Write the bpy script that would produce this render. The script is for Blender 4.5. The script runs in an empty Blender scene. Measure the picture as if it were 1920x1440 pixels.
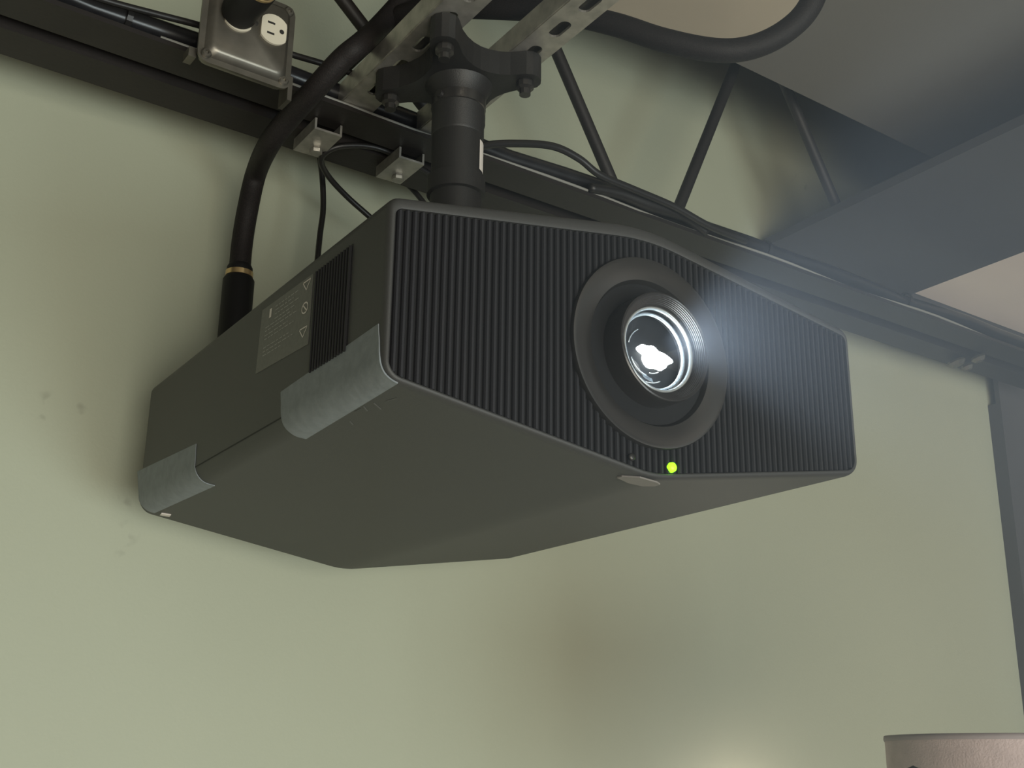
import bpy, math, random
from mathutils import Vector, Matrix
random.seed(4)

# ------------------------------------------------------------------ camera, world, light
# All coordinates below are metres from the middle of the projector's front face
# (x right, y towards the wall, z up); ZO lifts that point to its height above the floor.
ZO = 1.9
FPX = 2218.9993
PITCH, ROLL, YAW = 0.31400, 0.01290, 0.58190
CAM = Vector((-0.56290, -0.66077, -0.24273))
def _axes():
    c, s = math.cos(YAW), math.sin(YAW)
    F = Vector((s*math.cos(PITCH), c*math.cos(PITCH), math.sin(PITCH)))
    R0 = Vector((c, -s, 0)); U0 = R0.cross(F)
    R = R0*math.cos(ROLL) + U0*math.sin(ROLL)
    return R, R.cross(F), F
RX, UX, FX = _axes()

sc = bpy.context.scene
COL = sc.collection
cam = bpy.data.cameras.new('camera'); cam.sensor_width = 36; cam.sensor_fit = 'HORIZONTAL'
cam.lens = FPX/1920*36; cam.clip_start = 0.02; cam.clip_end = 60
co = bpy.data.objects.new('camera', cam); COL.objects.link(co)
co.matrix_world = Matrix(((RX.x, UX.x, -FX.x, CAM.x), (RX.y, UX.y, -FX.y, CAM.y),
                          (RX.z, UX.z, -FX.z, CAM.z+ZO), (0, 0, 0, 1)))
sc.camera = co

wd = bpy.data.worlds.new('world'); sc.world = wd; wd.use_nodes = True
wd.node_tree.nodes['Background'].inputs[0].default_value = (0.85, 0.93, 0.86, 1)
wd.node_tree.nodes['Background'].inputs[1].default_value = 0.055

def area(name, loc, target, sx, sy, power, col):
    l = bpy.data.lights.new(name, 'AREA'); l.shape = 'RECTANGLE'; l.size = sx; l.size_y = sy
    l.energy = power; l.color = col
    o = bpy.data.objects.new(name, l); COL.objects.link(o)
    o.location = Vector(loc)+Vector((0, 0, ZO))
    o.rotation_euler = (Vector(target)-Vector(loc)).to_track_quat('-Z', 'Y').to_euler()
    return o
# light thrown back into the room by the big projection screen facing the projector
area('screen_glow', (-0.55, -3.4, -1.05), (2.4, 0.6, -1.3), 2.2, 1.7, 116, (1.0, 0.97, 0.85))
# added cool fill light that lifts and blues the right-hand side
area('added_cool_fill', (0.95, -3.2, -1.35), (2.2, 0.6, -0.7), 1.6, 1.1, 84, (0.76, 0.93, 1.0))

sc.view_settings.view_transform = 'Standard'; sc.view_settings.look = 'None'
sc.view_settings.exposure = 0.0; sc.view_settings.gamma = 1.0
sc.view_settings.use_curve_mapping = False
sc.cycles.use_denoising = True
sc.cycles.volume_bounces = 0

# ------------------------------------------------------------------ helpers
def at(px, py, x=None, y=None, z=None, d=None):
    """point seen at a pixel, on a plane the thing touches (or at a depth d)"""
    r = FX + RX*((px-960)/FPX) + UX*((720-py)/FPX)
    if d is not None: return CAM + r*d
    if x is not None: t = (x-CAM.x)/r.x
    elif y is not None: t = (y-CAM.y)/r.y
    else: t = (z-CAM.z)/r.z
    return CAM + r*t

TH = math.radians(2.2)            # the joist and wall run 2.2 degrees off the projector
def wf(u, v, z):
    return Vector((u*math.cos(TH)-v*math.sin(TH), 0.62+u*math.sin(TH)+v*math.cos(TH), z))
def vplane(px, py, v):
    """point seen at a pixel on the vertical plane at depth v of the wall frame"""
    r = FX + RX*((px-960)/FPX) + UX*((720-py)/FPX)
    n = Vector((-math.sin(TH), math.cos(TH), 0)); p0 = wf(0, v, 0)
    return CAM + r*((p0-CAM).dot(n)/r.dot(n))

MATS = {}
def mat(name, col, rough=0.6, metal=0.0, noise=0.0, nscale=40, bump=0.0, bscale=200, spec=0.5, emit=None, estr=0, aniso=0):
    if name in MATS: return MATS[name]
    m = bpy.data.materials.new(name); m.use_nodes = True
    nt = m.node_tree; b = nt.nodes['Principled BSDF']
    b.inputs['Base Color'].default_value = (*col, 1); b.inputs['Roughness'].default_value = rough
    b.inputs['Metallic'].default_value = metal; b.inputs['Specular IOR Level'].default_value = spec
    if emit: b.inputs['Emission Color'].default_value = (*emit, 1); b.inputs['Emission Strength'].default_value = estr
    tc = nt.nodes.new('ShaderNodeTexCoord')
    if noise:
        n = nt.nodes.new('ShaderNodeTexNoise'); n.inputs['Scale'].default_value = nscale; n.inputs['Detail'].default_value = 5
        nt.links.new(tc.outputs['Object'], n.inputs['Vector'])
        r = nt.nodes.new('ShaderNodeValToRGB')
        r.color_ramp.elements[0].position = .3; r.color_ramp.elements[1].position = .7
        r.color_ramp.elements[0].color = (*[c*(1-noise) for c in col], 1)
        r.color_ramp.elements[1].color = (*[min(1, c*(1+noise)) for c in col], 1)
        nt.links.new(n.outputs['Fac'], r.inputs[0]); nt.links.new(r.outputs[0], b.inputs['Base Color'])
    if bump:
        n = nt.nodes.new('ShaderNodeTexNoise'); n.inputs['Scale'].default_value = bscale; n.inputs['Detail'].default_value = 3
        nt.links.new(tc.outputs['Object'], n.inputs['Vector'])
        k = nt.nodes.new('ShaderNodeBump'); k.inputs['Strength'].default_value = bump; k.inputs['Distance'].default_value = 0.002
        nt.links.new(n.outputs['Fac'], k.inputs['Height']); nt.links.new(k.outputs[0], b.inputs['Normal'])
    MATS[name] = m; return m

class MB:
    def __init__(self): self.v = []; self.f = []
    def add(self, vs, fs):
        n = len(self.v); self.v += [Vector(p) for p in vs]; self.f += [tuple(i+n for i in f) for f in fs]
        return self
    def box(self, lo, hi, M=None):
        x0, y0, z0 = lo; x1, y1, z1 = hi
        vs = [Vector(p) for p in ((x0,y0,z0),(x1,y0,z0),(x1,y1,z0),(x0,y1,z0),(x0,y0,z1),(x1,y0,z1),(x1,y1,z1),(x0,y1,z1))]
        if M: vs = [M(p) for p in vs]
        return self.add(vs, [(0,3,2,1),(4,5,6,7),(0,1,5,4),(1,2,6,5),(2,3,7,6),(3,0,4,7)])
    def loops(self, ls, caps=True, close=True):
        n = len(ls[0]); vs = [p for l in ls for p in l]; fs = []
        for i in range(len(ls)-1):
            for j in range(n if close else n-1):
                k = (j+1) % n
                fs.append((i*n+j, i*n+k, (i+1)*n+k, (i+1)*n+j))
        if caps:
            fs.append(tuple(reversed(range(n)))); fs.append(tuple((len(ls)-1)*n+j for j in range(n)))
        return self.add(vs, fs)
    def tube(self, pts, r, n=12, caps=True):
        pts = [Vector(p) for p in pts]; ls = []; up = None
        for i, p in enumerate(pts):
            a = pts[max(0, i-1)]; b = pts[min(len(pts)-1, i+1)]; t = (b-a).normalized()
            if up is None: up = t.orthogonal().normalized()
            up = (up - t*up.dot(t)).normalized(); w = t.cross(up)
            rr = r[i] if isinstance(r, (list, tuple)) else r
            ls.append([p+(up*math.cos(2*math.pi*k/n)+w*math.sin(2*math.pi*k/n))*rr for k in range(n)])
        return self.loops(ls, caps)
    def lathe(self, prof, c, axis, n=48, caps=False):
        """prof: (radius, distance along axis)"""
        axis = Vector(axis).normalized(); u = axis.orthogonal().normalized(); w = axis.cross(u); c = Vector(c)
        return self.loops([[c+axis*h+(u*math.cos(2*math.pi*k/n)+w*math.sin(2*math.pi*k/n))*r for k in range(n)] for r, h in prof], caps)
    def prism(self, poly, d):
        d = Vector(d); return self.loops([[Vector(p) for p in poly], [Vector(p)+d for p in poly]])

BASE = {}
def link(o, parent=None):
    COL.objects.link(o)
    if parent: o.parent = parent
def obj(name, mb, m, parent=None, origin=None, smooth=False, autos=False, label=None):
    """one mesh object; vertices are given in scene coordinates"""
    root = BASE[parent.name] if parent else Vector(origin if origin is not None else _base(mb.v))
    me = bpy.data.meshes.new(name)
    me.from_pydata([tuple(p-root) for p in mb.v], [], mb.f)
    import bmesh
    bm = bmesh.new(); bm.from_mesh(me); bmesh.ops.recalc_face_normals(bm, faces=bm.faces); bm.to_mesh(me); bm.free()
    me.materials.append(m)
    if smooth:
        me.polygons.foreach_set('use_smooth', [True]*len(me.polygons))
        if autos: me.set_sharp_from_angle(angle=math.radians(35))
    o = bpy.data.objects.new(name, me); link(o, parent)
    if not parent: o.location = root+Vector((0, 0, ZO))
    BASE[o.name] = root
    if label: o['label'] = label
    return o
def _base(v):
    n = len(v); return Vector((sum(p.x for p in v)/n, sum(p.y for p in v)/n, min(p.z for p in v)))
def thing(name, loc, label, cat, group=None):
    o = bpy.data.objects.new(name, None); COL.objects.link(o); o.empty_display_size = .02
    o.location = Vector(loc)+Vector((0, 0, ZO)); BASE[o.name] = Vector(loc)
    return tag(o, label, cat, group)
def tag(o, label, cat, group=None):
    o['label'] = label; o['category'] = cat
    if group: o['group'] = group
    return o
def struct(o, label=None, cat=None):
    o['kind'] = 'structure'
    if label: o['label'] = label
    if cat: o['category'] = cat
    return o
def smoothpath(pts, n=10):
    """Catmull-Rom through the points"""
    P = [Vector(p) for p in pts]; P = [P[0]*2-P[1]]+P+[P[-1]*2-P[-2]]; out = []
    for i in range(1, len(P)-2):
        for k in range(n):
            t = k/n; a, b, c, d = P[i-1:i+3]
            out.append(.5*((2*b)+(c-a)*t+(2*a-5*b+4*c-d)*t*t+(3*b-a-3*c+d)*t**3))
    out.append(P[-2]); return out

# ------------------------------------------------------------------ materials
def wall_mat():
    m = mat('sage_wall_paint', (0.420, 0.442, 0.335), 0.62, noise=.025, nscale=1.7, bump=.10, bscale=260)
    nt = m.node_tree; b = nt.nodes['Principled BSDF']
    src = b.inputs['Base Color'].links[0].from_socket
    geo = nt.nodes.new('ShaderNodeNewGeometry')
    nz = nt.nodes.new('ShaderNodeTexNoise'); nz.inputs['Scale'].default_value = 38; nz.inputs['Detail'].default_value = 2
    nt.links.new(geo.outputs['Position'], nz.inputs['Vector'])
    th = nt.nodes.new('ShaderNodeMapRange'); th.inputs['From Min'].default_value = .56; th.inputs['From Max'].default_value = .66
    nt.links.new(nz.outputs['Fac'], th.inputs['Value'])
    tot = None
    for px, py, rad in ((92, 765, .022), (135, 775, .024), (113, 805, .017), (225, 945, .014), (238, 1000, .016), (222, 1050, .012), (1500, 350, .028)):
        p = vplane(px, py, .03)
        vd = nt.nodes.new('ShaderNodeVectorMath'); vd.operation = 'DISTANCE'
        vd.inputs[1].default_value = (p.x, p.y, p.z+ZO); nt.links.new(geo.outputs['Position'], vd.inputs[0])
        mr = nt.nodes.new('ShaderNodeMapRange'); mr.inputs['From Min'].default_value = rad; mr.inputs['From Max'].default_value = rad*.4
        nt.links.new(vd.outputs['Value'], mr.inputs['Value'])
        if tot is None: tot = mr.outputs[0]
        else:
            mx = nt.nodes.new('ShaderNodeMath'); mx.operation = 'MAXIMUM'
            nt.links.new(tot, mx.inputs[0]); nt.links.new(mr.outputs[0], mx.inputs[1]); tot = mx.outputs[0]
    mu = nt.nodes.new('ShaderNodeMath'); mu.operation = 'MULTIPLY'
    nt.links.new(tot, mu.inputs[0]); nt.links.new(th.outputs[0], mu.inputs[1])
    m2 = nt.nodes.new('ShaderNodeMath'); m2.operation = 'MULTIPLY'; m2.inputs[1].default_value = .45
    nt.links.new(mu.outputs[0], m2.inputs[0])
    mix = nt.nodes.new('ShaderNodeMix'); mix.data_type = 'RGBA'
    nt.links.new(m2.outputs[0], mix.inputs[0]); nt.links.new(src, mix.inputs[6]); mix.inputs[7].default_value = (.16, .15, .12, 1)
    nt.links.new(mix.outputs[2], b.inputs['Base Color'])
    return m
M_WALL = wall_mat()
M_CEIL = mat('ceiling_paint', (.175, .166, .150), .8, noise=.03, nscale=3, bump=.1)
M_TAN = mat('tan_ceiling_patch', (.52, .45, .35), .75, noise=.03, nscale=6)
M_SOFFIT = mat('pale_soffit', (.84, .72, .64), .75, noise=.03, nscale=5)
M_DECK = mat('dark_deck', (.06, .06, .06), .8, noise=.1)
M_FLOOR = mat('brown_floor', (.16, .10, .06), .5, noise=.2, nscale=8)
M_STEEL = mat('dark_brown_steel', (.015, .012, .011), .55, noise=.15, nscale=20, bump=.1)
M_GIRD = mat('charcoal_steel', (.055, .052, .055), .6, noise=.06, nscale=7)
M_GALV = mat('galvanised_steel', (.46, .44, .40), .42, .75, noise=.22, nscale=60, bump=.08)
M_BOX = mat('zinc_plate', (.21, .195, .165), .40, .85, noise=.2, nscale=35)
M_MOUNT = mat('black_powder_coat', (.018, .017, .016), .5, bump=.15, bscale=900)
M_BOLT = mat('bolt_steel', (.10, .095, .09), .35, .8)
M_BODY = mat('charcoal_shell', (.048, .048, .046), .55, noise=.04, nscale=500, bump=.12, bscale=1400)
M_GRILLE = mat('grille_black', (.010, .010, .011), .6, spec=.3)
M_RIB = mat('rib_black', (.021, .021, .024), .5, spec=.35)
M_BEZEL = mat('bezel_black', (.06, .057, .054), .36, .6)
_b = M_BEZEL.node_tree; _t = _b.nodes.new('ShaderNodeTangent'); _t.direction_type = 'RADIAL'; _t.axis = 'Y'
_b.links.new(_t.outputs[0], _b.nodes['Principled BSDF'].inputs['Tangent']); _b.nodes['Principled BSDF'].inputs['Anisotropic'].default_value = .75
M_BARREL = mat('barrel_black', (.04, .038, .038), .28, .3)
M_DARK = mat('recess_black', (.012, .012, .013), .6, spec=.3)
M_RIM = mat('lens_rim', (.55, .58, .58), .22, .6)
M_TAPE = mat('blue_grey_tape', (.20, .222, .235), .6, noise=.10, nscale=120, bump=.2, bscale=160)
M_LABEL = mat('rating_label', (.145, .145, .128), .6, noise=.10, nscale=300)
M_PRINT = mat('label_print', (.36, .36, .33), .6)
M_CABLE = mat('black_sleeve', (.010, .0095, .0095), .6, spec=.3)
M_WIRE = mat('black_wire', (.014, .013, .013), .42)
M_BUNDLE = mat('black_gloss_conduit', (.016, .016, .018), .28, noise=.2, nscale=60)
M_GREY = mat('bright_gap_line', (.26, .26, .24), .5)
M_GOLD = mat('gold_ring', (.72, .52, .26), .3, .9)
M_IVORY = mat('ivory_outlet', (.66, .61, .49), .45)
M_SLOT = mat('slot_dark', (.02, .018, .016), .7)
M_PALE = mat('pale_sticker', (.70, .64, .58), .6)
M_SHADE = mat('lamp_shade_linen', (.60, .49, .475), .85, noise=.06, nscale=90, bump=.3, bscale=500)
M_LED = mat('green_led', (.1, .5, .02), .4, emit=(.22, 1.0, .01), estr=3.2)
M_LAMP = mat('projection_light', (1, 1, 1), .4, emit=(.93, 1.0, .97), estr=42)

def sheen_cable():
    """woven sleeve: fine diagonal braid in copper and black"""
    m = mat('woven_sleeve', (.02, .018, .018), .62, spec=.25)
    nt = m.node_tree; b = nt.nodes['Principled BSDF']
    tc = nt.nodes.new('ShaderNodeTexCoord'); ck = nt.nodes.new('ShaderNodeTexVoronoi'); ck.inputs['Scale'].default_value = 700
    nt.links.new(tc.outputs['Object'], ck.inputs['Vector'])
    r = nt.nodes.new('ShaderNodeValToRGB'); r.color_ramp.elements[0].color = (.009, .0085, .0085, 1); r.color_ramp.elements[1].color = (.024, .019, .018, 1)
    nt.links.new(ck.outputs['Distance'], r.inputs[0]); nt.links.new(r.outputs[0], b.inputs['Base Color'])
    k = nt.nodes.new('ShaderNodeBump'); k.inputs['Strength'].default_value = .3; k.inputs['Distance'].default_value = .0006
    nt.links.new(ck.outputs['Distance'], k.inputs['Height']); nt.links.new(k.outputs[0], b.inputs['Normal'])
    return m
M_WOVEN = sheen_cable()

def glass_mat():
    m = bpy.data.materials.new('coated_lens_glass'); m.use_nodes = True; nt = m.node_tree
    nt.nodes.remove(nt.nodes['Principled BSDF'])
    tr = nt.nodes.new('ShaderNodeBsdfTransparent'); tr.inputs[0].default_value = (.93, .95, .97, 1)
    gl = nt.nodes.new('ShaderNodeBsdfGlossy'); gl.inputs['Roughness'].default_value = .03; gl.inputs[0].default_value = (.75, .85, 1, 1)
    fr = nt.nodes.new('ShaderNodeFresnel'); fr.inputs[0].default_value = 1.5
    mx = nt.nodes.new('ShaderNodeMixShader')
    nt.links.new(fr.outputs[0], mx.inputs[0]); nt.links.new(tr.outputs[0], mx.inputs[1]); nt.links.new(gl.outputs[0], mx.inputs[2])
    nt.links.new(mx.outputs[0], nt.nodes['Material Output'].inputs[0]); return m
M_GLASS = glass_mat()

# ------------------------------------------------------------------ the room
WV = 0.03                                                   # wall plane in the wall frame
def wbox(lo, hi): return MB().box(lo, hi, lambda p: wf(p.x, p.y, p.z))
struct(obj('wall_back', wbox((-4, WV, -ZO), (3.2, WV+.12, 1.25)), M_WALL), 'sage painted wall behind the projector', 'wall')
struct(obj('floor', MB().box((-4, -4.2, -ZO-.05), (3.2, .9, -ZO)), M_FLOOR), 'brown floor far below the projector', 'floor')
# ceiling stops short of the joist; above it a dark roof deck
ceil = struct(obj('ceiling', wbox((-4, -4.6, .76), (3.2, -.206, .80)), M_CEIL), 'grey painted ceiling ending in front of the joist', 'ceiling')
struct(obj('ceiling_deck', wbox((-4, -.6, 1.25), (3.2, WV+.12, 1.29)), M_DECK), 'dark roof deck above the joist', 'ceiling')
struct(obj('wall_above_ceiling', wbox((-4, -.62, .80), (3.2, -.6, 1.29)), M_DECK), 'dark closure between ceiling and roof deck', 'wall')
# tan patch on the ceiling, its rounded outline following the cable loop
pp = [at(x, y, z=.756) for x, y in ((1128, 20), (1180, 38), (1260, 66), (1340, 84), (1400, 84), (1450, 66), (1492, 36), (1520, 0), (1540, -50), (1545, -200), (1300, -420), (880, -250))]
obj('ceiling_tan_patch', MB().prism(pp, (0, 0, .004)), M_TAN, ceil)
# pale soffit to the right of the girder and the dark header under it
struct(obj('ceiling_soffit', wbox((1.14, -3.4, .640), (3.2, WV-.016, .68)), M_SOFFIT), 'pale pinkish soffit right of the dark girder', 'ceiling')
struct(obj('trim_1', wbox((1.16, WV-.014, .522), (3.2, WV, .68)), M_GIRD), 'dark steel header above the wall at right', 'trim')

g = thing('steel_girder', (1.02, .6, .62), 'wide dark steel girder running overhead from wall at upper right', 'girder')
GA = math.radians(.4)
def gbox(x0, x1, z0, z1, y0=-2.6, y1=.675): return MB().box((x0, y0, z0), (x1, y1, z1))
obj('bottom_flange', gbox(.828, 1.208, .620, .635, -2.6, .680), M_GIRD, g)
obj('web', gbox(1.16, 1.175, .635, .755, -2.6, .38), M_GIRD, g)

c = thing('steel_column', wf(1.60, -.06, -ZO), 'dark steel column standing against the right end of the wall', 'column')
cq = vplane(1869, 700, .002); cu0 = cq.x/math.cos(TH)
obj('column_face', wbox((cu0, .002, -ZO), (cu0+.36, .012, .618)), M_GIRD, c)
obj('column_web', wbox((cu0+.17, .012, -ZO), (cu0+.19, WV, .460)), M_GIRD, c)
for s_ in (0, .35): obj('column_side', wbox((cu0+s_, .012, -ZO), (cu0+s_+.010, WV, .460)), M_GIRD, c)

# ------------------------------------------------------------------ roof joist
j = thing('roof_joist', wf(0, -.135, .46), 'dark open web roof joist crossing in front of the wall', 'joist')
U0, U1 = -2.2, 1.52
fa = wbox((U0, -.195, .460), (U1, -.146, .4655)); fa.box((U0, -.1515, .4655), (U1, -.146, .511), lambda p: wf(p.x, p.y, p.z))
obj('front_angle', fa, M_STEEL, j)
ra = wbox((U0, -.124, .460), (U1, -.074, .4655)); ra.box((U0, -.124, .4655), (U1, -.1185, .511), lambda p: wf(p.x, p.y, p.z))
obj('rear_angle', ra, M_STEEL, j)
ta = wbox((U0, -.195, 1.19), (U1, -.146, 1.1955)); ta.box((U0, -.1515, 1.145), (U1, -.146, 1.19), lambda p: wf(p.x, p.y, p.z))
ta.box((U0, -.124, 1.19), (U1, -.074, 1.1955), lambda p: wf(p.x, p.y, p.z)).box((U0, -.124, 1.145), (U1, -.1185, 1.19), lambda p: wf(p.x, p.y, p.z))
obj('top_chord', ta, M_STEEL, j)
def web(a, b, zlo=.485, zhi=1.17, r=.0087):
    A = vplane(*a, -.135); B = vplane(*b, -.135); d = (A-B)/(A.z-B.z)
    lo = B+d*(zlo-B.z); hi = B+d*(zhi-B.z)
    obj('web_member', MB().tube([lo, hi], r, 14), M_STEEL, j, smooth=True, autos=True)
web((1045, 100), (1143, 330)); web((1376, 130), (1277, 378)); web((1485, 190), (1572, 395), zlo=.637)
web((643, 0), (685, 55), zhi=.95)

for q_, w_ in (((1792, 676), .016), (1832, 668) and ((1833, 668), .012), ((1812, 684), .010)):
    p = at(*q_, z=.455)
    obj('seat_bracket', MB().lathe([(0, 0), (w_, 0), (w_*1.1, .004), (w_*.7, .010), (0, .010)], p, (.25, -.2, -1), 7), M_BOX, j)
# conduit with cables lying along the front angle
cu = [wf(U0+.1+i*(U1-.25-U0)/40, -.172+.003*math.sin(i*1.3), .4905+.002*math.sin(i*2.1)) for i in range(41)]
cd = thing('cable_conduit', wf(0, -.172, .479), 'glossy black conduit running along the front of the joist', 'conduit')
obj('tube', MB().tube(cu, .0112, 14), M_BUNDLE, cd, smooth=True)
for u in (-.33, .30, .62, .95):
    p = wf(u, -.172, .4905)
    obj('cable_tie', MB().lathe([(.0118, -.003), (.0138, -.003), (.0138, .003), (.0118, .003)], p, wf(1, 0, 0)-wf(0, 0, 0), 16), M_WIRE, cd)
gw = [wf(-.30+i*.05, -.1925+.0015*math.sin(i*.9), .4672+.002*math.sin(i*.8)) for i in range(30)]  # pale tube standing in for the bright line between conduit and joist
tag(obj('bright_gap_line', MB().tube(gw, .0020, 8), M_GREY, smooth=True), 'thin pale strand standing in for the bright gap line under conduit', 'bright line')

def wire(name, pts, r, m, label, group=None):
    o = obj(name, MB().tube(smoothpath(pts, 8), r, 10), m, smooth=True)
    return tag(o, label, 'cable', group)
yw = .455
wire('thin_cable', [vplane(q[0], q[1], -.205) for q in ((60, -45), (195, 0), (295, 27), (372, 47), (470, 76), (550, 103), (620, 124), (740, 165), (810, 190))],
     .0035, M_WIRE, 'thin black cable strung straight behind the metal outlet box')
wire('looping_cable', [vplane(q[0], q[1], -.215) for q in ((870, 290), (905, 274), (960, 269), (1035, 274), (1085, 297), (1125, 328), (1190, 356), (1265, 388), (1330, 424), (1400, 452))],
     .0048, M_WIRE, 'black cable arching beside the mount column down onto conduit')
wire('splice_cable', [vplane(q[0], q[1], -.198) for q in ((1105, 352), (1160, 362), (1215, 382), (1262, 396), (1290, 408), (1325, 436))],
     [.006+.0045*math.sin(math.pi*k/40) for k in range(41)], M_WIRE, 'thick taped black cable splice lying on conduit at web foot')
wire('dangling_cable', [at(590, 235, y=.572), at(597, 280, y=.572), at(604, 330, y=.575), at(606, 390, y=.575), at(600, 440, y=.572), at(594, 500, y=.565), at(588, 560, y=.560)],
     .0036, M_WIRE, 'thin black cable hanging straight down behind the projector')
wire('curling_cable', [at(720, 430, y=.56), at(688, 402, y=.56), at(650, 368, y=.555), at(617, 332, y=.54), at(602, 303, y=.515), at(612, 285, y=.50), at(640, 274, y=.49), at(690, 274, y=.485), at(735, 288, y=.485), at(800, 322, y=.50), at(830, 350, y=.51)],
     .0036, M_WIRE, 'thin black cable curling into a loop below the joist')
wire('short_cable', [at(700, 272, y=.575), at(728, 304, y=.575), at(752, 334, y=.575), at(780, 362, y=.572), at(810, 400, y=.565)],
     .0036, M_WIRE, 'short black cable slanting down beside the mount column')

# ------------------------------------------------------------------ strut channels
def strut(xc, y0, y1, phase, label):
    w, h, t = .0385, .025, .0026; z = .470; mb = MB()
    yk = []; y = phase
    while y > y0+.03: y -= .0508
    while y < y1-.02:
        yk.append(y); y += .0508
    prev = y0
    def quad(a, b, cc, d): mb.add([a, b, cc, d], [(0, 1, 2, 3)])
    for yc in yk:
        a, b = yc-.0254, yc+.0254
        a = max(a, y0); b = min(b, y1)
        n = 8; st = []; sw, sl = .0066, .0150
        for k in range(n+1): st.append((xc+sw*math.cos(math.pi*k/n), yc+(sl-sw)+sw*math.sin(math.pi*k/n)))
        for k in range(n+1): st.append((xc-sw*math.cos(math.pi*k/n), yc-(sl-sw)-sw*math.sin(math.pi*k/n)))
        rc = []
        for (x, yy) in st:
            top = yy > yc
            dx = x-xc; dy = yy-yc
            i = len(rc) % (n+1); frac = i/n
            px = xc+(w/2)*(1-2*frac)*(1 if top else -1)
            py = b if top else a
            if i in (0, n): py = b if top else a
            rc.append((px, py))
        N = len(st); base = len(mb.v)
        mb.add([(x, yy, z) for x, yy in st]+[(x, yy, z) for x, yy in rc],
               [(k, (k+1) % N, N+(k+1) % N, N+k) for k in range(N)])
        prev = b
    ya = min(yk)-.0254 if yk else y0
    ya = max(ya, y0)
    if ya > y0+1e-4: quad((xc-w/2, y0, z), (xc+w/2, y0, z), (xc+w/2, ya, z), (xc-w/2, ya, z))
    if prev < y1-1e-4: quad((xc-w/2, prev, z), (xc+w/2, prev, z), (xc+w/2, y1, z), (xc-w/2, y1, z))
    for s in (-1, 1):
        quad((xc+s*w/2, y0, z), (xc+s*w/2, y1, z), (xc+s*w/2, y1, z+h), (xc+s*w/2, y0, z+h))
        quad((xc+s*w/2, y0, z+h), (xc+s*w/2, y1, z+h), (xc+s*.011, y1, z+h), (xc+s*.011, y0, z+h))
        quad((xc+s*.011, y0, z+h), (xc+s*.011, y1, z+h), (xc+s*.011, y1, z+h-.006), (xc+s*.011, y0, z+h-.006))
    o = obj('strut_channel', mb, M_GALV, origin=(xc, (y0+y1)/2, z))
    so = o.modifiers.new('thickness', 'SOLIDIFY'); so.thickness = t; so.offset = 0
    return tag(o, label, 'strut', 'slotted strut channels')
SX1, SX2 = -.0635, .0385
strut(SX1, -.75, .434, .123, 'slotted galvanised strut channel nearer the outlet box, left of mount')
strut(SX2, -.75, .434, .123, 'slotted galvanised strut channel right of mount, by the cable loop')

# clamps under the rear angle of the joist
def clamp(px, py, label):
    p = at(px, py, z=.4445)
    t = thing('beam_clamp', (p.x, p.y, .4385), label, 'clamp', 'galvanised clamps under the joist')
    def M(q): return Vector((p.x+q.x, p.y+q.y, q.z))
    obj('clamp_plate', MB().box((-.017, -.040, .4445), (.017, .020, .4472), M), M_GALV, t)
    for s in (-1, 1):
        obj('clamp_side', MB().box((s*.0157-.0013, -.040, .4472), (s*.0157+.0013, .020, .4590), M), M_GALV, t)
    obj('clamp_bolt', MB().lathe([(0, 0), (.0065, 0), (.0075, .002), (.0075, .006), (0, .006)], (p.x+.004, p.y+.002, .4445), (0, 0, -1), 6), M_GALV, t)
clamp(588, 276, 'galvanised clamp under the joist beside the thick power cable')
clamp(742, 327, 'galvanised clamp under the joist beside the mount column')

# ------------------------------------------------------------------ ceiling mount
CX, CY = -.0125, .285
mt = thing('projector_mount', (CX, CY, .166), 'black ceiling mount column with four bolted arms above projector', 'mount')
def spider():
    ends = [(SX1, .228), (SX2, .236), (SX2, .342), (SX1, .342)]
    poly = []
    E = [Vector((x-CX, y-CY)) for x, y in ends]
    hw = .0145
    for i, e in enumerate(E):
        d = e.normalized(); n = Vector((-d.y, d.x)); nx = E[(i+1) % 4]
        for k in range(7):          # rounded arm end (counter-clockwise)
            a = -math.pi/2+math.pi*k/6
            poly.append(e+d*(hw*math.cos(a)*.9+.004)+n*hw*math.sin(a))
        d2 = nx.normalized(); n2 = Vector((-d2.y, d2.x))
        p0 = e+n*hw*.95; p2 = nx-n2*hw*.95; mid = (d+d2).normalized()*.024
        for k in range(1, 8):
            t = k/8; poly.append(p0*(1-t)**2+mid*2*t*(1-t)*.9+p2*t*t)
    return ends, poly
ends, poly = spider()
obj('arm_plate', MB().prism([(CX+p.x, CY+p.y, .4405) for p in poly], (0, 0, .0275)), M_MOUNT, mt)
for x, y in ends:
    obj('arm_bolt', MB().lathe([(0, 0), (.0085, 0), (.0095, .002), (.0095, .008), (.006, .010), (.006, .016), (0, .016)], (x, y, .4405), (0, 0, -1), 12), M_BOLT, mt)
obj('column_tube', MB().lathe([(.0235, 0), (.0265, .001), (.0265, .2)], (CX, CY, .190), (0, 0, 1), 40).lathe([(.0265, 0), (.0275, .002), (.0275, .045), (.034, .058), (.036, .061)], (CX, CY, .380), (0, 0, 1), 40), M_MOUNT, mt, smooth=True, autos=True)
obj('collar', MB().lathe([(.0265, 0), (.0288, .001), (.0288, .012), (.0265, .013)], (CX, CY, .412), (0, 0, 1), 40), M_BOLT, mt, smooth=True, autos=True)
obj('lower_collar', MB().lathe([(.0265, 0), (.030, .001), (.030, .02), (.0265, .021)], (CX, CY, .312), (0, 0, 1), 40), M_MOUNT, mt, smooth=True, autos=True)
for ang in (math.radians(15), math.radians(200)):
    obj('collar_screw', MB().lathe([(0, 0), (.004, 0), (.004, .004), (0, .004)], (CX+.0288*math.cos(ang), CY+.0288*math.sin(ang), .418), (math.cos(ang), math.sin(ang), 0), 10), M_BOLT, mt)
lp = MB().box((CX-.10, CY-.09, .172), (CX+.10, CY+.09, .176)); obj('base_plate', lp, M_MOUNT, mt)
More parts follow.
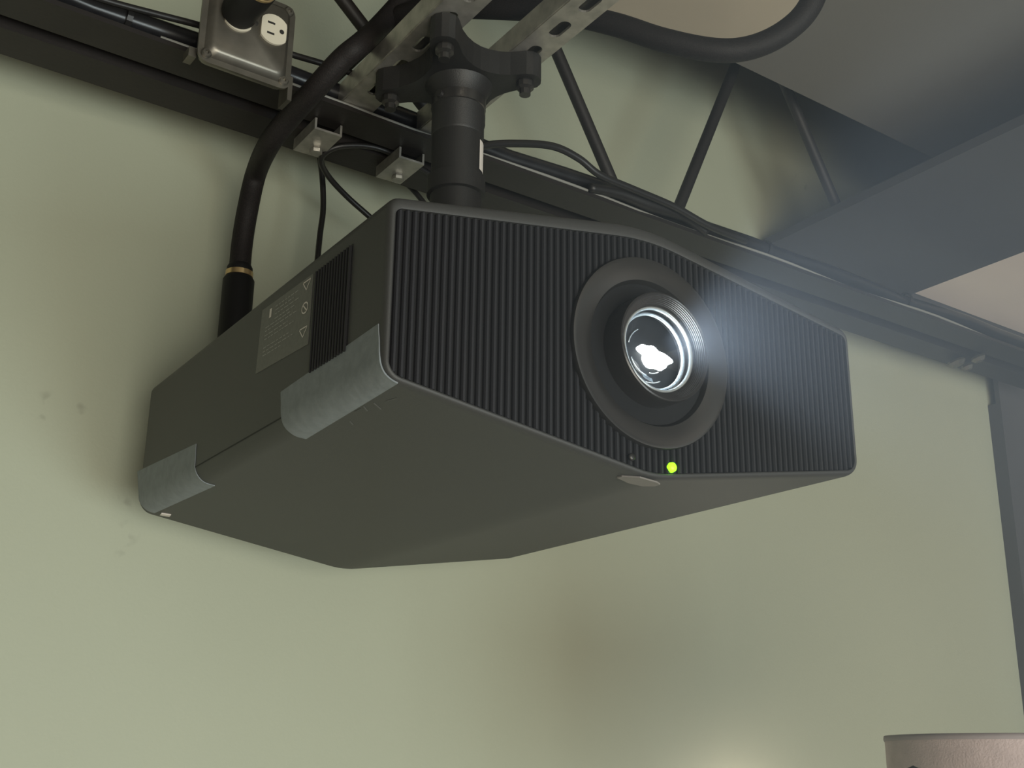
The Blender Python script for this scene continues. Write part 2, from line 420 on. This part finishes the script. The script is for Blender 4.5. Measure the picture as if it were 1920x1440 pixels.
for sx in (-1, 1):
    for sy in (-1, 1):
        obj('mount_arm', MB().tube([(CX+sx*.02, CY+sy*.02, .200), (CX+sx*.095, CY+sy*.085, .180)], .009, 10), M_MOUNT, mt, smooth=True)
obj('hub', MB().lathe([(0, 0), (.045, 0), (.042, .022), (.028, .03), (0, .03)], (CX, CY, .176), (0, 0, 1), 32), M_MOUNT, mt, smooth=True, autos=True)
# small printed stickers on the column, turned to the right front
def sticker(z0, z1, a0, a1, m):
    mb = MB(); n = 6
    ls = [[(CX+.0272*math.cos(a0+(a1-a0)*k/n), CY+.0272*math.sin(a0+(a1-a0)*k/n), z) for k in range(n+1)] for z in (z0, z1)]
    mb.loops(ls, caps=False, close=False); return obj('sticker', mb, m, mt, label='pale printed sticker')
sk = sticker(.338, .372, math.radians(-62), math.radians(-22), M_PALE)

# ------------------------------------------------------------------ projector
W, D, H, HT, HB = .46, .5343, .1327, .0405, .037
HEX = [(-W/2, 0), (0, -HB), (W/2, 0), (W/2, H), (0, H+HT), (-W/2, H)]
RAD = [.016, .10, .016, .011, .20, .011]
NSEG = [8, 6, 8, 6, 8, 6]
def section(inset, drop=0):
    """hexagonal outline with rounded corners, moved inwards by inset"""
    n = 6; P = [Vector((p[0], p[1]-drop*dz)) for p, dz in zip(HEX, (0, 0, 0, .0035, .0085, .0055))]; out = []
    lines = []
    for i in range(n):
        a, b = P[i], P[(i+1) % n]; d = (b-a).normalized(); nn = Vector((-d.y, d.x)); lines.append((a+nn*inset, d))
    Q = []
    for i in range(n):
        (a, d), (b, e) = lines[i-1], lines[i]
        t = ((b.x-a.x)*e.y-(b.y-a.y)*e.x)/(d.x*e.y-d.y*e.x); Q.append(a+d*t)
    for i in range(n):
        q = Q[i]; d0 = (Q[i-1]-q).normalized(); d1 = (Q[(i+1) % n]-q).normalized()
        r = max(RAD[i]-inset, .003); half = math.acos(max(-1, min(1, d0.dot(d1))))/2
        L = r/math.tan(half); cen = q+(d0+d1).normalized()*(r/math.sin(half))
        s = q+d0*L-cen; e = q+d1*L-cen; tot = math.atan2(s.x*e.y-s.y*e.x, s.dot(e))
        for k in range(NSEG[i]+1):
            a = tot*k/NSEG[i]; out.append(cen+Vector((s.x*math.cos(a)-s.y*math.sin(a), s.x*math.sin(a)+s.y*math.cos(a))))
    return out
def sloop(inset, y, drop=0): return [(p.x, y, p.y) for p in section(inset, drop)]
LZ = .0641                                        # lens axis height
pj = thing('projector', (0, .26, -HB), 'large charcoal home cinema projector hanging from the ceiling mount', 'projector')
mb = MB(); FR = .0035; ls = [sloop(FR+.001, .005, 1), sloop(FR+.001, .0005, 1), sloop(FR, 0, 1)]
for k in range(1, 7):
    a = math.pi/2*k/6; ls.append(sloop(FR*(1-math.sin(a)), FR*(1-math.cos(a))*(1+1.2*math.sin(a)), 1-math.sin(a)))
ls += [sloop(0, D-.006), sloop(.0018, D-.0018), sloop(.006, D), sloop(.012, D), sloop(.014, D-.004)]
mb.loops(ls)
body = obj('shell', mb, M_BODY, pj, smooth=True, autos=True)

# fluted front grille: a back plate and one rib per flute
gr = obj('grille', MB().loops([sloop(FR+.0012, .0049, 1), sloop(FR+.0012, .0040, 1)]), M_GRILLE, pj)
SEC = section(FR+.0016, 1)
def zspan(x):
    zs = []
    n = len(SEC)
    for i in range(n):
        a, b = SEC[i], SEC[(i+1) % n]
        if (a.x-x)*(b.x-x) <= 0 and abs(a.x-b.x) > 1e-9:
            t = (x-a.x)/(b.x-a.x); zs.append(a.y+(b.y-a.y)*t)
    return min(zs), max(zs)
NR = 74; GX = .2212; PITCH_R = 2*GX/(NR-1); RW = PITCH_R*.66
def rib(x, lo, hi):
    prof = [(-.5, .0042), (-.42, .0022), (-.2, .0009), (.2, .0009), (.42, .0022), (.5, .0042)]
    sl0 = (zspan(min(.2235, x+.001))[0]-zspan(max(-.2235, x-.001))[0])/.002
    sl1 = (zspan(min(.2235, x+.001))[1]-zspan(max(-.2235, x-.001))[1])/.002
    if abs(sl0) > .5: sl0 = 0
    if abs(sl1) > .5: sl1 = 0
    b = [(x+u*RW, y, lo[0]+(lo[1]*u*RW if lo[1] is not None else sl0*u*RW)) for u, y in prof]
    t = [(x+u*RW, y, hi[0]+(hi[1]*u*RW if hi[1] is not None else sl1*u*RW)) for u, y in prof]
    obj('rib', MB().loops([b, t]), M_RIB, gr)
RING = .0735
for i in range(NR):
    x = -GX+i*PITCH_R; lo, hi = zspan(x)
    if abs(x) < RING:
        h = math.sqrt(RING**2-x*x)
        rib(x, (lo, None), (LZ-h, 0)); rib(x, (LZ+h, 0), (hi, None))
    else: rib(x, (lo, None), (hi, None))

AX = (0, -1, 0)                                         # out of the front
ln = obj('lens_bezel', MB().lathe([(.0765, -.004), (.0772, .0015), (.0765, .0032), (.0735, .0040), (.0590, .0005), (.0570, -.003), (.0530, -.030), (.040, -.030)], (0, 0, LZ), AX, 96), M_BEZEL, pj, smooth=True, autos=True)
prof = [(.0405, -.029), (.0432, -.029), (.0436, .0150), (.0432, .0172), (.0422, .0178), (.0412, .0172)]
ng = 8
for k in range(ng):                                     # stepped light baffle
    r0 = .0412-k*.00085; h0 = .0172-k*.00110
    prof += [(r0-.0007, h0-.0001), (r0-.00085, h0-.0011)]
prof += [(.0340, .0080), (.0336, .0060)]
br = obj('lens_barrel', MB().lathe(prof, (0, 0, LZ), AX, 96), M_BARREL, pj, smooth=True, autos=True)
obj('lens_tube', MB().lathe([(.0338, .0065), (.0325, .002), (.0310, -.010), (.027, -.016), (.022, -.024), (0, -.026)], (0, 0, LZ), AX, 64), M_DARK, br, smooth=True)
obj('retaining_ring', MB().lathe([(.0343, .0078), (.0341, .0098), (.0326, .0096), (.0320, .0074)], (0, 0, LZ), AX, 96), M_RIM, br, smooth=True)
obj('inner_ring', MB().lathe([(.0316, .0020), (.0312, .0034), (.0297, .0032), (.0292, .0014)], (0, 0, LZ), AX, 96), M_RIM, br, smooth=True)
obj('inner_ring', MB().lathe([(.0285, -.0090), (.0278, -.0074), (.0268, -.0074), (.0262, -.0094)], (0, 0, LZ), AX, 96), M_BEZEL, br, smooth=True)
cap = []
for k in range(13):
    a = k/12; cap.append((.0323*math.cos(a*math.pi/2) if k < 12 else .0001, .0080+.0065*math.sin(a*math.pi/2)))
obj('front_element', MB().lathe(cap, (0, 0, LZ), AX, 96), M_GLASS, br, smooth=True)
# glowing exit pupil of the projection light: a wide bright spot inside the lens
eb = MB().lathe([(.0001, .0030), (.004, .0026), (.0075, .0014), (.0092, 0), (.0001, -.001)], (0, .004, 0), AX, 40)
def _lump(v):
    a = math.atan2(v.z, v.x); k = 1+.13*math.sin(3*a+.6)+.09*math.sin(5*a)+.05*math.sin(9*a)
    return Vector((v.x*1.75*k+.006, v.y, v.z*k-.16*v.x+LZ-.002))
eb.v = [_lump(v) for v in eb.v]
obj('light_pupil', eb, M_LAMP, br, smooth=True)
for k, (rr, a0, a1, yy) in enumerate(((.0185, 200, 262, .003), (.0225, 205, 255, .0045), (.0235, 262, 300, .004), (.0205, 120, 165, .003), (.0165, 268, 300, .002))):  # thin pale arcs shaped as the glints of light inside the lens
    pts = [(rr*math.cos(math.radians(a0+(a1-a0)*i/10)), yy, LZ+rr*math.sin(math.radians(a0+(a1-a0)*i/10))) for i in range(11)]
    obj('glint_arc', MB().tube(pts, .0005, 6), M_RIM, br, smooth=True)
lens_light = bpy.data.lights.new('projection_beam', 'SPOT'); lens_light.energy = 9; lens_light.spot_size = math.radians(64)
lens_light.spot_blend = .5; lens_light.shadow_soft_size = .012; lens_light.color = (.80, .88, 1.0)
lo_ = bpy.data.objects.new('projection_beam', lens_light); COL.objects.link(lo_)
lo_.location = (0, -.021, LZ+ZO); lo_.rotation_euler = Vector((0, -1, -.16)).to_track_quat('-Z', 'Y').to_euler()

# standby LED on the grille
p = at(1261, 876, y=-.0005)
obj('status_led', MB().lathe([(0, .0022), (.0022, .0018), (.0036, .0008), (.0040, -.002), (0, -.002)], p, AX, 20), M_LED, pj, smooth=True, label='glowing green status light')
p = at(1185, 857, y=.0005)
obj('sensor_window', MB().lathe([(0, .001), (.0028, .0008), (.0032, -.001), (0, -.001)], p, AX, 16), M_BEZEL, pj, smooth=True)

# things on the shell's skin: follow the outline at a small offset
def skin(points, off):
    """points: list of (s, y); s runs along the outline from the left face (z up, s>0) round the corner to the underside (s<0)"""
    r = RAD[0]; ang = math.atan2(HB, W/2)              # underside drops towards the middle
    turn = math.pi/2-ang; tl = r*math.tan(turn/2)       # tangent length at the rounded corner
    arc = r*turn; out = []
    cen = Vector((-W/2+r, tl))
    for s, y in points:
        if s >= 0: x, z = -W/2-off, tl+s
        elif s >= -arc:
            a = math.pi+(-s/r); x, z = cen.x+(r+off)*math.cos(a), cen.y+(r+off)*math.sin(a)
        else:
            e = math.pi+turn; q = -s-arc
            x = cen.x+(r+off)*math.cos(e)+math.cos(ang)*q; z = cen.y+(r+off)*math.sin(e)-math.sin(ang)*q
        out.append((x, y, z))
    return out
R0_ = RAD[0]; ANG = math.atan2(HB, W/2); ARC = R0_*(math.pi/2-ANG); TL = R0_*math.tan((math.pi/2-ANG)/2)
def side_pt(px, py):
    p = at(px, py, x=-W/2-.0003); return p.z-TL, p.y
def under_pt(px, py):
    n = Vector((-math.sin(ANG), 0, -math.cos(ANG))); r = FX+RX*((px-960)/FPX)+UX*((720-py)/FPX)
    q = CAM+r*((Vector((-W/2, 0, 0))-CAM).dot(n)/r.dot(n))
    return -(ARC+(q-Vector((-W/2, 0, 0))).length*0-TL+math.hypot(q.x+W/2, q.z)), q.y
def tape(name, c4, m, off=.0007, n=26, label=None):
    """c4: two side points (rear, front), two underside points (rear, front)"""
    (s0, y0), (s1, y1), (s2, y2), (s3, y3) = c4; ls = []
    for o_ in (off, .00005):
        row = []
        for k in range(n+1):
            t = k/n; sa = s0+(s2-s0)*t; ya = y0+(y2-y0)*t
            row.append([sa, ya])
        ls.append(row)
    mb = MB(); A = []; B = []
    for k in range(n+1):
        t = k/n
        a = (s0+(s2-s0)*t, y0+(y2-y0)*t+.0002*math.sin(k*.9)); b = (s1+(s3-s1)*t, y1+(y3-y1)*t+.0002*math.sin(k*.7))
        l = [ (a[0]+(b[0]-a[0])*u/4, a[1]+(b[1]-a[1])*u/4) for u in range(5)]
        A.append(skin(l, off)); B.append(skin(l, -.0004))
    loops = [A[k]+list(reversed(B[k])) for k in range(n+1)]
    mb.loops(loops); return obj(name, mb, m, pj, smooth=True, autos=True, label=label)
tape('tape_strip', (side_pt(527, 735), side_pt(710, 607), under_pt(574, 822), under_pt(746, 718)), M_TAPE, label='blue grey tape round the lower edge near the grille')
tape('tape_strip', (side_pt(258, 884), side_pt(368, 832), under_pt(290, 961), under_pt(403, 910)), M_TAPE, label='blue grey tape round the lower rear corner')

# side vent: recessed dark panel with upright slats
def sidebox(lo, hi): return MB().box(lo, hi)
va, vb, vc, vd = (at(*q, x=-W/2) for q in ((593, 508), (659, 463), (655, 650), (584, 690)))
vy0, vy1 = (vb.y+vc.y)/2, (va.y+vd.y)/2; vz1 = (va.z+vb.z)/2; vz0 = (vc.z+vd.z)/2-.004
vent = obj('side_vent', sidebox((-W/2-.0004, vy0, vz0), (-W/2+.003, vy1, vz1)), M_DARK, pj)
NS = 13
for k in range(NS):
    y = vy0+(k+.5)*(vy1-vy0)/NS; w = (vy1-vy0)/NS*.28
    obj('slat', MB().add([(-W/2-.0004, y-w, vz0+.001), (-W/2-.0022, y-w*.4, vz0+.001), (-W/2-.0022, y+w*.4, vz0+.001), (-W/2-.0004, y+w, vz0+.001),
                          (-W/2-.0004, y-w, vz1-.001), (-W/2-.0022, y-w*.4, vz1-.001), (-W/2-.0022, y+w*.4, vz1-.001), (-W/2-.0004, y+w, vz1-.001)],
                         [(0, 1, 5, 4), (1, 2, 6, 5), (2, 3, 7, 6), (0, 3, 2, 1), (4, 5, 6, 7)]), M_GRILLE, vent)
# rating label with its small print and warning marks
L4 = [at(*q, x=-W/2-.0005) for q in ((492, 582), (587, 513), (577, 645), (479, 701))]
lb = obj('rating_label', MB().prism([p for p in L4], (.0006, 0, 0)), M_LABEL, pj, label='grey rating label with pale small print')
def lab(u, v):                                           # u 0..1 rear to front, v 0..1 bottom to top
    b = L4[3].lerp(L4[2], u); t = L4[0].lerp(L4[1], u); p = b.lerp(t, v); return Vector((-W/2-.0008, p.y, p.z))
def stroke(pts, w=.0006, close=False):
    mb = MB(); P = [lab(*q) for q in pts]
    if close: P.append(P[0])
    for a, b in zip(P, P[1:]):
        d = (b-a).normalized(); n = Vector((0, -d.z, d.y))*w
        mb.add([a+n, b+n, b-n, a-n], [(0, 1, 2, 3)])
    return mb
for k, v in enumerate((.90, .84, .78, .71, .655, .60, .53, .47, .34, .28, .22)):
    u0 = .30 if v > .7 else .12; u1 = (.74, .66, .78, .7, .62, .74, .58, .7, .62, .72, .5)[k]
    n = 9; mbx = MB(); u = u0
    while u < u1:
        l = random.uniform(.03, .09); mbx2 = stroke([(u, v), (min(u+l, u1), v)], .00035); mbx.add(mbx2.v, mbx2.f); u += l+.02
    obj('print_line', mbx, M_PRINT, lb)
obj('print_mark', stroke([(.20, .78), (.20, .92)], .0022), M_PALE, lb)
for v in (.90, .22):
    obj('warning_triangle', stroke([(.83, v+.05), (.97, v+.05), (.90, v-.08)], .0005, True), M_PALE, lb)
rg = [(.90+.055*math.cos(a*math.pi/8), .56+.075*math.sin(a*math.pi/8)) for a in range(16)]
ms = stroke(rg, .0006, True); m2 = stroke([(.865, .61), (.935, .51)], .0006); ms.add(m2.v, m2.f)
obj('prohibition_mark', ms, M_PALE, lb)
# panel joint along the lower side
sj = [side_pt(362, 868), side_pt(536, 789)]
sm = (sj[0][0]+sj[1][0])/2
A = skin([(sm-.0006, .012), (sm+.0006, .012)], .00015); B = skin([(sm-.0006, D-.008), (sm+.0006, D-.008)], .00015)
obj('panel_joint', MB().add([A[0], A[1], B[1], B[0]], [(0, 1, 2, 3)]), M_GRILLE, pj)
# pale foot pad near the front of the underside and small sticker at the rear corner
def under_shape(pxs, m, name, th=.0012, label=None):
    P = []
    for q in pxs:
        s, y = under_pt(*q); x, yy, z = skin([(s, y)], .0)[0]; P.append(Vector((x, yy, z)))
    nrm = Vector((-math.sin(ANG), 0, -math.cos(ANG)))
    return obj(name, MB().prism([p+nrm*.0001 for p in P], nrm*th), m, pj, label=label)
M_PAD = mat('foot_pad', (.21, .195, .18), .6)
under_shape([(1157, 893), (1166, 891), (1200, 893), (1232, 902), (1238, 906), (1228, 909), (1205, 909), (1178, 903)], M_PAD, 'foot_pad', label='pale grey foot pad')
under_shape([(303, 961), (321, 964), (318, 967), (300, 964)], M_PALE, 'corner_sticker')
M_SCR = mat('scratch_pale', (.12, .12, .115), .7)
for q in ([(655, 790), (661, 797)], [(681, 762), (688, 771)], [(700, 756), (714, 768)], [(664, 772), (676, 766)], [(724, 752), (742, 747)]):
    (x0, y0), (x1, y1) = q
    under_shape([(x0, y0), (x1, y1), (x1+1.6, y1-1.2), (x0+1.6, y0-1.2)], M_SCR, 'scuff', .0002)

# inlet on the back that takes the power connector
obj('power_inlet', MB().box((-.152, D-.002, .075), (-.112, D+.012, .102)), M_GRILLE, pj)

# ------------------------------------------------------------------ thick power cable
kx, ky = -.1325, .571
pc = thing('power_cable', (kx, ky, .12), 'thick black power cable with gold ring rising behind the projector', 'cable')
obj('connector', MB().lathe([(0, 0), (.016, 0), (.0180, .004), (.0180, .1615), (.0150, .1665), (0, .1665)], (kx, ky, .128), (0, 0, 1), 32), M_CABLE, pc, smooth=True, autos=True)
obj('gold_ring', MB().lathe([(.0140, .1655), (.0158, .1660), (.0158, .1720), (.0140, .1725)], (kx, ky, .128), (0, 0, 1), 32), M_GOLD, pc, smooth=True, autos=True, label='narrow gold ring')
obj('ferrule', MB().lathe([(0, .171), (.0148, .172), (.0148, .177), (.0128, .181), (0, .181)], (kx, ky, .128), (0, 0, 1), 32), M_CABLE, pc, smooth=True, autos=True)
pa = [Vector((kx, ky, .300)), Vector((kx, ky, .335)), at(463, 400, y=.565), at(480, 325, y=.552), at(506, 268, z=.418), at(545, 218, z=.432), at(590, 168, z=.442),
      at(641, 112, z=.466), at(676, 83, z=.486), at(706, 55, z=.548), at(756, 0, z=.60), at(815, -70, z=.63), at(950, -190, z=.66), at(1200, -260, z=.68), at(1430, -200, d=1.22), at(1540, -90, d=1.22)]
pb = [at(1531, -20, d=1.22), at(1505, 30, d=1.22), at(1455, 70, d=1.22), at(1395, 92, d=1.22), at(1330, 93, d=1.22), at(1240, 74, d=1.23), at(1150, 45, d=1.25), at(1040, 22, d=1.28),
      at(940, 16, d=1.30), at(860, 14, d=1.32), at(795, 18, d=1.34), at(740, 36, d=1.36), at(690, 75, d=1.39), at(640, 122, d=1.43), at(612, 148, d=1.46)]
path = smoothpath(pa+pb, 8)
cb = obj('sleeved_cable', MB().tube(path, .0124, 16), M_WOVEN, pc, smooth=True)

# ------------------------------------------------------------------ outlet box on the joist
def ob_frame(q):                                         # local: x right, y into wall, z up; origin at face's lower-left
    p0 = at(370, 108, y=.362); d = Vector((math.cos(TH), math.sin(TH), 0)); n = Vector((-math.sin(TH), math.cos(TH), 0))
    return p0+d*q.x+n*q.y+Vector((0, 0, q.z))
bx = thing('outlet_box', ob_frame(Vector((.051, .03, 0))), 'square galvanised outlet box with ivory receptacle on joist front', 'outlet box')
S = .1005
def rrect(x0, z0, x1, z1, r, y, n=4):
    P = []
    for cx, cz, a0 in ((x1-r, z1-r, 0), (x0+r, z1-r, 90), (x0+r, z0+r, 180), (x1-r, z0+r, 270)):
        for k in range(n+1):
            a = math.radians(a0+90*k/n); P.append(ob_frame(Vector((cx+r*math.cos(a), y, cz+r*math.sin(a)))))
    return P
obj('box_body', MB().loops([rrect(.001, .001, S-.001, S-.001, .010, .004), rrect(.003, .003, S-.003, S-.003, .010, .012)]), M_BOX, bx, smooth=True, autos=True)
obj('cover_plate', MB().loops([rrect(0, 0, S, S, .011, .0045), rrect(0, 0, S, S, .011, .0015), rrect(.006, .006, S-.006, S-.006, .009, .0010),
                               rrect(.010, .010, S-.010, S-.010, .009, -.0055), rrect(.013, .013, S-.013, S-.013, .009, -.0070)]), M_BOX, bx, smooth=True, autos=True)
for q in ((.0085, .0085), (S-.0085, .0085), (.0085, S-.0085), (S-.0085, S-.0085)):
    pc0 = ob_frame(Vector((q[0], .001, q[1]))); nn = ob_frame(Vector((0, -1, 0)))-ob_frame(Vector((0, 0, 0)))
    obj('cover_screw', MB().lathe([(.0052, 0), (.0055, .0022), (.0042, .0038), (.0020, .0040), (.0018, .0020), (0, .0020)], pc0, nn, 16), M_BOX, bx, smooth=True, autos=True)
nn = ob_frame(Vector((0, -1, 0)))-ob_frame(Vector((0, 0, 0)))
RC = [(.0350, .058), (.0735, .058)]                       # two round receptacle faces side by side
def recface(cx, cz, y):
    P = []
    for k in range(28):
        a = 2*math.pi*k/28; x = .0172*math.cos(a); z = .0172*math.sin(a)
        P.append(ob_frame(Vector((cx+max(-.0140, min(.0140, x)), y, cz+z))))
    return P
for i, (cx, cz) in enumerate(RC):
    f_ = obj('receptacle', MB().loops([recface(cx, cz, -.006), recface(cx, cz, -.0095)]), M_IVORY, bx, label='ivory receptacle face')
    for dz in (.0062, -.0062):
        obj('slot', MB().box((cx-.0075, -.0099, cz+dz-.0011), (cx+.0005, -.0094, cz+dz+.0011), ob_frame), M_SLOT, f_)
    obj('ground_hole', MB().lathe([(0, 0), (.0026, 0), (.0026, .0004), (0, .0004)], ob_frame(Vector((cx+.0085, -.0094, cz))), nn, 14), M_SLOT, f_)
obj('plate_screw', MB().lathe([(.0024, 0), (.0024, .0015), (0, .0018)], ob_frame(Vector((.0542, -.007, .058))), nn, 12), M_BOLT, bx)
for q in ((.0925, .055), (.016, .078)):
    obj('screw_hole', MB().lathe([(0, 0), (.0024, 0), (.0024, .0004), (0, .0004)], ob_frame(Vector((q[0]-.004, -.0070, q[1]))), nn, 12), M_SLOT, bx)
obj('box_tab', MB().box((-.006, .010, .006), (.002, .026, .016), ob_frame), M_BOX, bx)
obj('box_tab', MB().box((S-.002, .002, -.010), (S+.003, .024, .018), ob_frame), M_BOX, bx)
obj('box_bracket', MB().box((.02, .012, .045), (.08, .0615, .075), ob_frame), M_GALV, bx)

pg = ob_frame(Vector((.0335, -.0098, .060)))
pl = thing('power_plug', pg, 'round black power plug pushed into the metal outlet box', 'plug')
obj('plug_body', MB().lathe([(0, 0), (.0175, 0), (.0185, .003), (.0185, .052), (.0170, .0545), (0, .0545)], pg, nn, 36), M_CABLE, pl, smooth=True, autos=True)
obj('plug_ring', MB().lathe([(.0160, .0535), (.0178, .0540), (.0178, .0570), (.0160, .0575)], pg, nn, 36), M_GOLD, pl, smooth=True, autos=True)
obj('plug_end', MB().lathe([(0, .0570), (.0165, .0570), (.0165, .0640), (.014, .070), (0, .070)], pg, nn, 36), M_CABLE, pl, smooth=True, autos=True)
e0 = pg+nn*.069
obj('plug_cable', MB().tube(smoothpath([e0, e0+nn*.04, e0+nn*.09+Vector((.01, 0, .02)), e0+nn*.13+Vector((.03, .02, .09)), e0+nn*.12+Vector((.06, .03, .2))], 8), .0115, 16), M_WOVEN, pl, smooth=True)

# ------------------------------------------------------------------ floor lamp whose shade shows at the lower right
q = at(1669, 1383, y=.12); sr = .125
sc_ = q+Vector((RX.x, RX.y, 0)).normalized()*sr
ztop = q.z+.001
fl = thing('floor_lamp', (sc_.x, sc_.y, -ZO), 'floor lamp with pinkish linen drum shade at lower right', 'lamp')
obj('lamp_shade', MB().lathe([(sr-.002, 0), (sr, 0), (sr, -.13), (sr-.002, -.13), (sr-.002, 0)], (sc_.x, sc_.y, ztop), (0, 0, 1), 64), M_SHADE, fl, smooth=True, autos=True)
obj('shade_rim', MB().lathe([(sr+.0006, -.004), (sr+.0012, -.002), (sr+.0006, .0012), (sr-.003, .0012), (sr-.003, -.004)], (sc_.x, sc_.y, ztop), (0, 0, 1), 64), mat('shade_trim', (.38, .33, .33), .8), fl, smooth=True)
obj('pole', MB().tube([(sc_.x, sc_.y, -ZO+.02), (sc_.x, sc_.y, ztop-.10)], .011, 14), M_BOLT, fl, smooth=True)
obj('lamp_base', MB().lathe([(0, 0), (.14, 0), (.14, .012), (.02, .03), (0, .03)], (sc_.x, sc_.y, -ZO), (0, 0, 1), 40), M_BOLT, fl, smooth=True, autos=True)
# knob by the shade; arm and bulb added below frame to glow on the wall
kp = at(1713, 1446, y=q.y-.19)
obj('arm_knob', MB().lathe([(0, -.02), (.0085, -.016), (.0095, -.008), (.007, .001), (0, .004)], kp, (0, 0, 1), 20), M_BOLT, fl, smooth=True)
obj('added_arm', MB().tube(smoothpath([(sc_.x, sc_.y, ztop-.24), (kp.x+.05, kp.y+.05, ztop-.20), (kp.x, kp.y, kp.z-.015)], 8), .005, 10), M_BOLT, fl, smooth=True)

bp = vplane(1480, 1535, -.07)
obj('added_bulb_arm', MB().tube(smoothpath([(kp.x, kp.y, kp.z-.015), ((kp.x+bp.x)/2, (kp.y+bp.y)/2, bp.z-.05), (bp.x, bp.y, bp.z-.035)], 8), .004, 10), M_BOLT, fl, smooth=True)
obj('added_bulb', MB().lathe([(0, .018), (.010, .014), (.014, 0), (.010, -.016), (.007, -.036), (0, -.036)], bp, (0, 0, 1), 20), mat('added_bulb_glow', (1, .9, .85), .4, emit=(1, .86, .80), estr=34), fl, smooth=True)
# dust haze before the lens, widened to the right to add a bluish veil
hz = bpy.data.materials.new('beam_haze_veil'); hz.use_nodes = True; nt = hz.node_tree
nt.nodes.remove(nt.nodes['Principled BSDF'])
vs = nt.nodes.new('ShaderNodeVolumeScatter'); vs.inputs['Density'].default_value = .17; vs.inputs['Anisotropy'].default_value = 0
vs.inputs['Color'].default_value = (.74, .87, 1, 1)
nt.links.new(vs.outputs[0], nt.nodes['Material Output'].inputs['Volume'])
hb = obj('haze', MB().prism([(-.25, -2.6, -1.2), (1.4, -2.6, -1.2), (1.4, .58, -1.2), (.27, .58, -1.2), (.27, -.03, -1.2), (-.25, -.03, -1.2)], (0, 0, 1.62)), hz)
hb['kind'] = 'stuff'; tag(hb, 'faint dusty haze before the lens, extended right as an added bluish veil', 'haze')
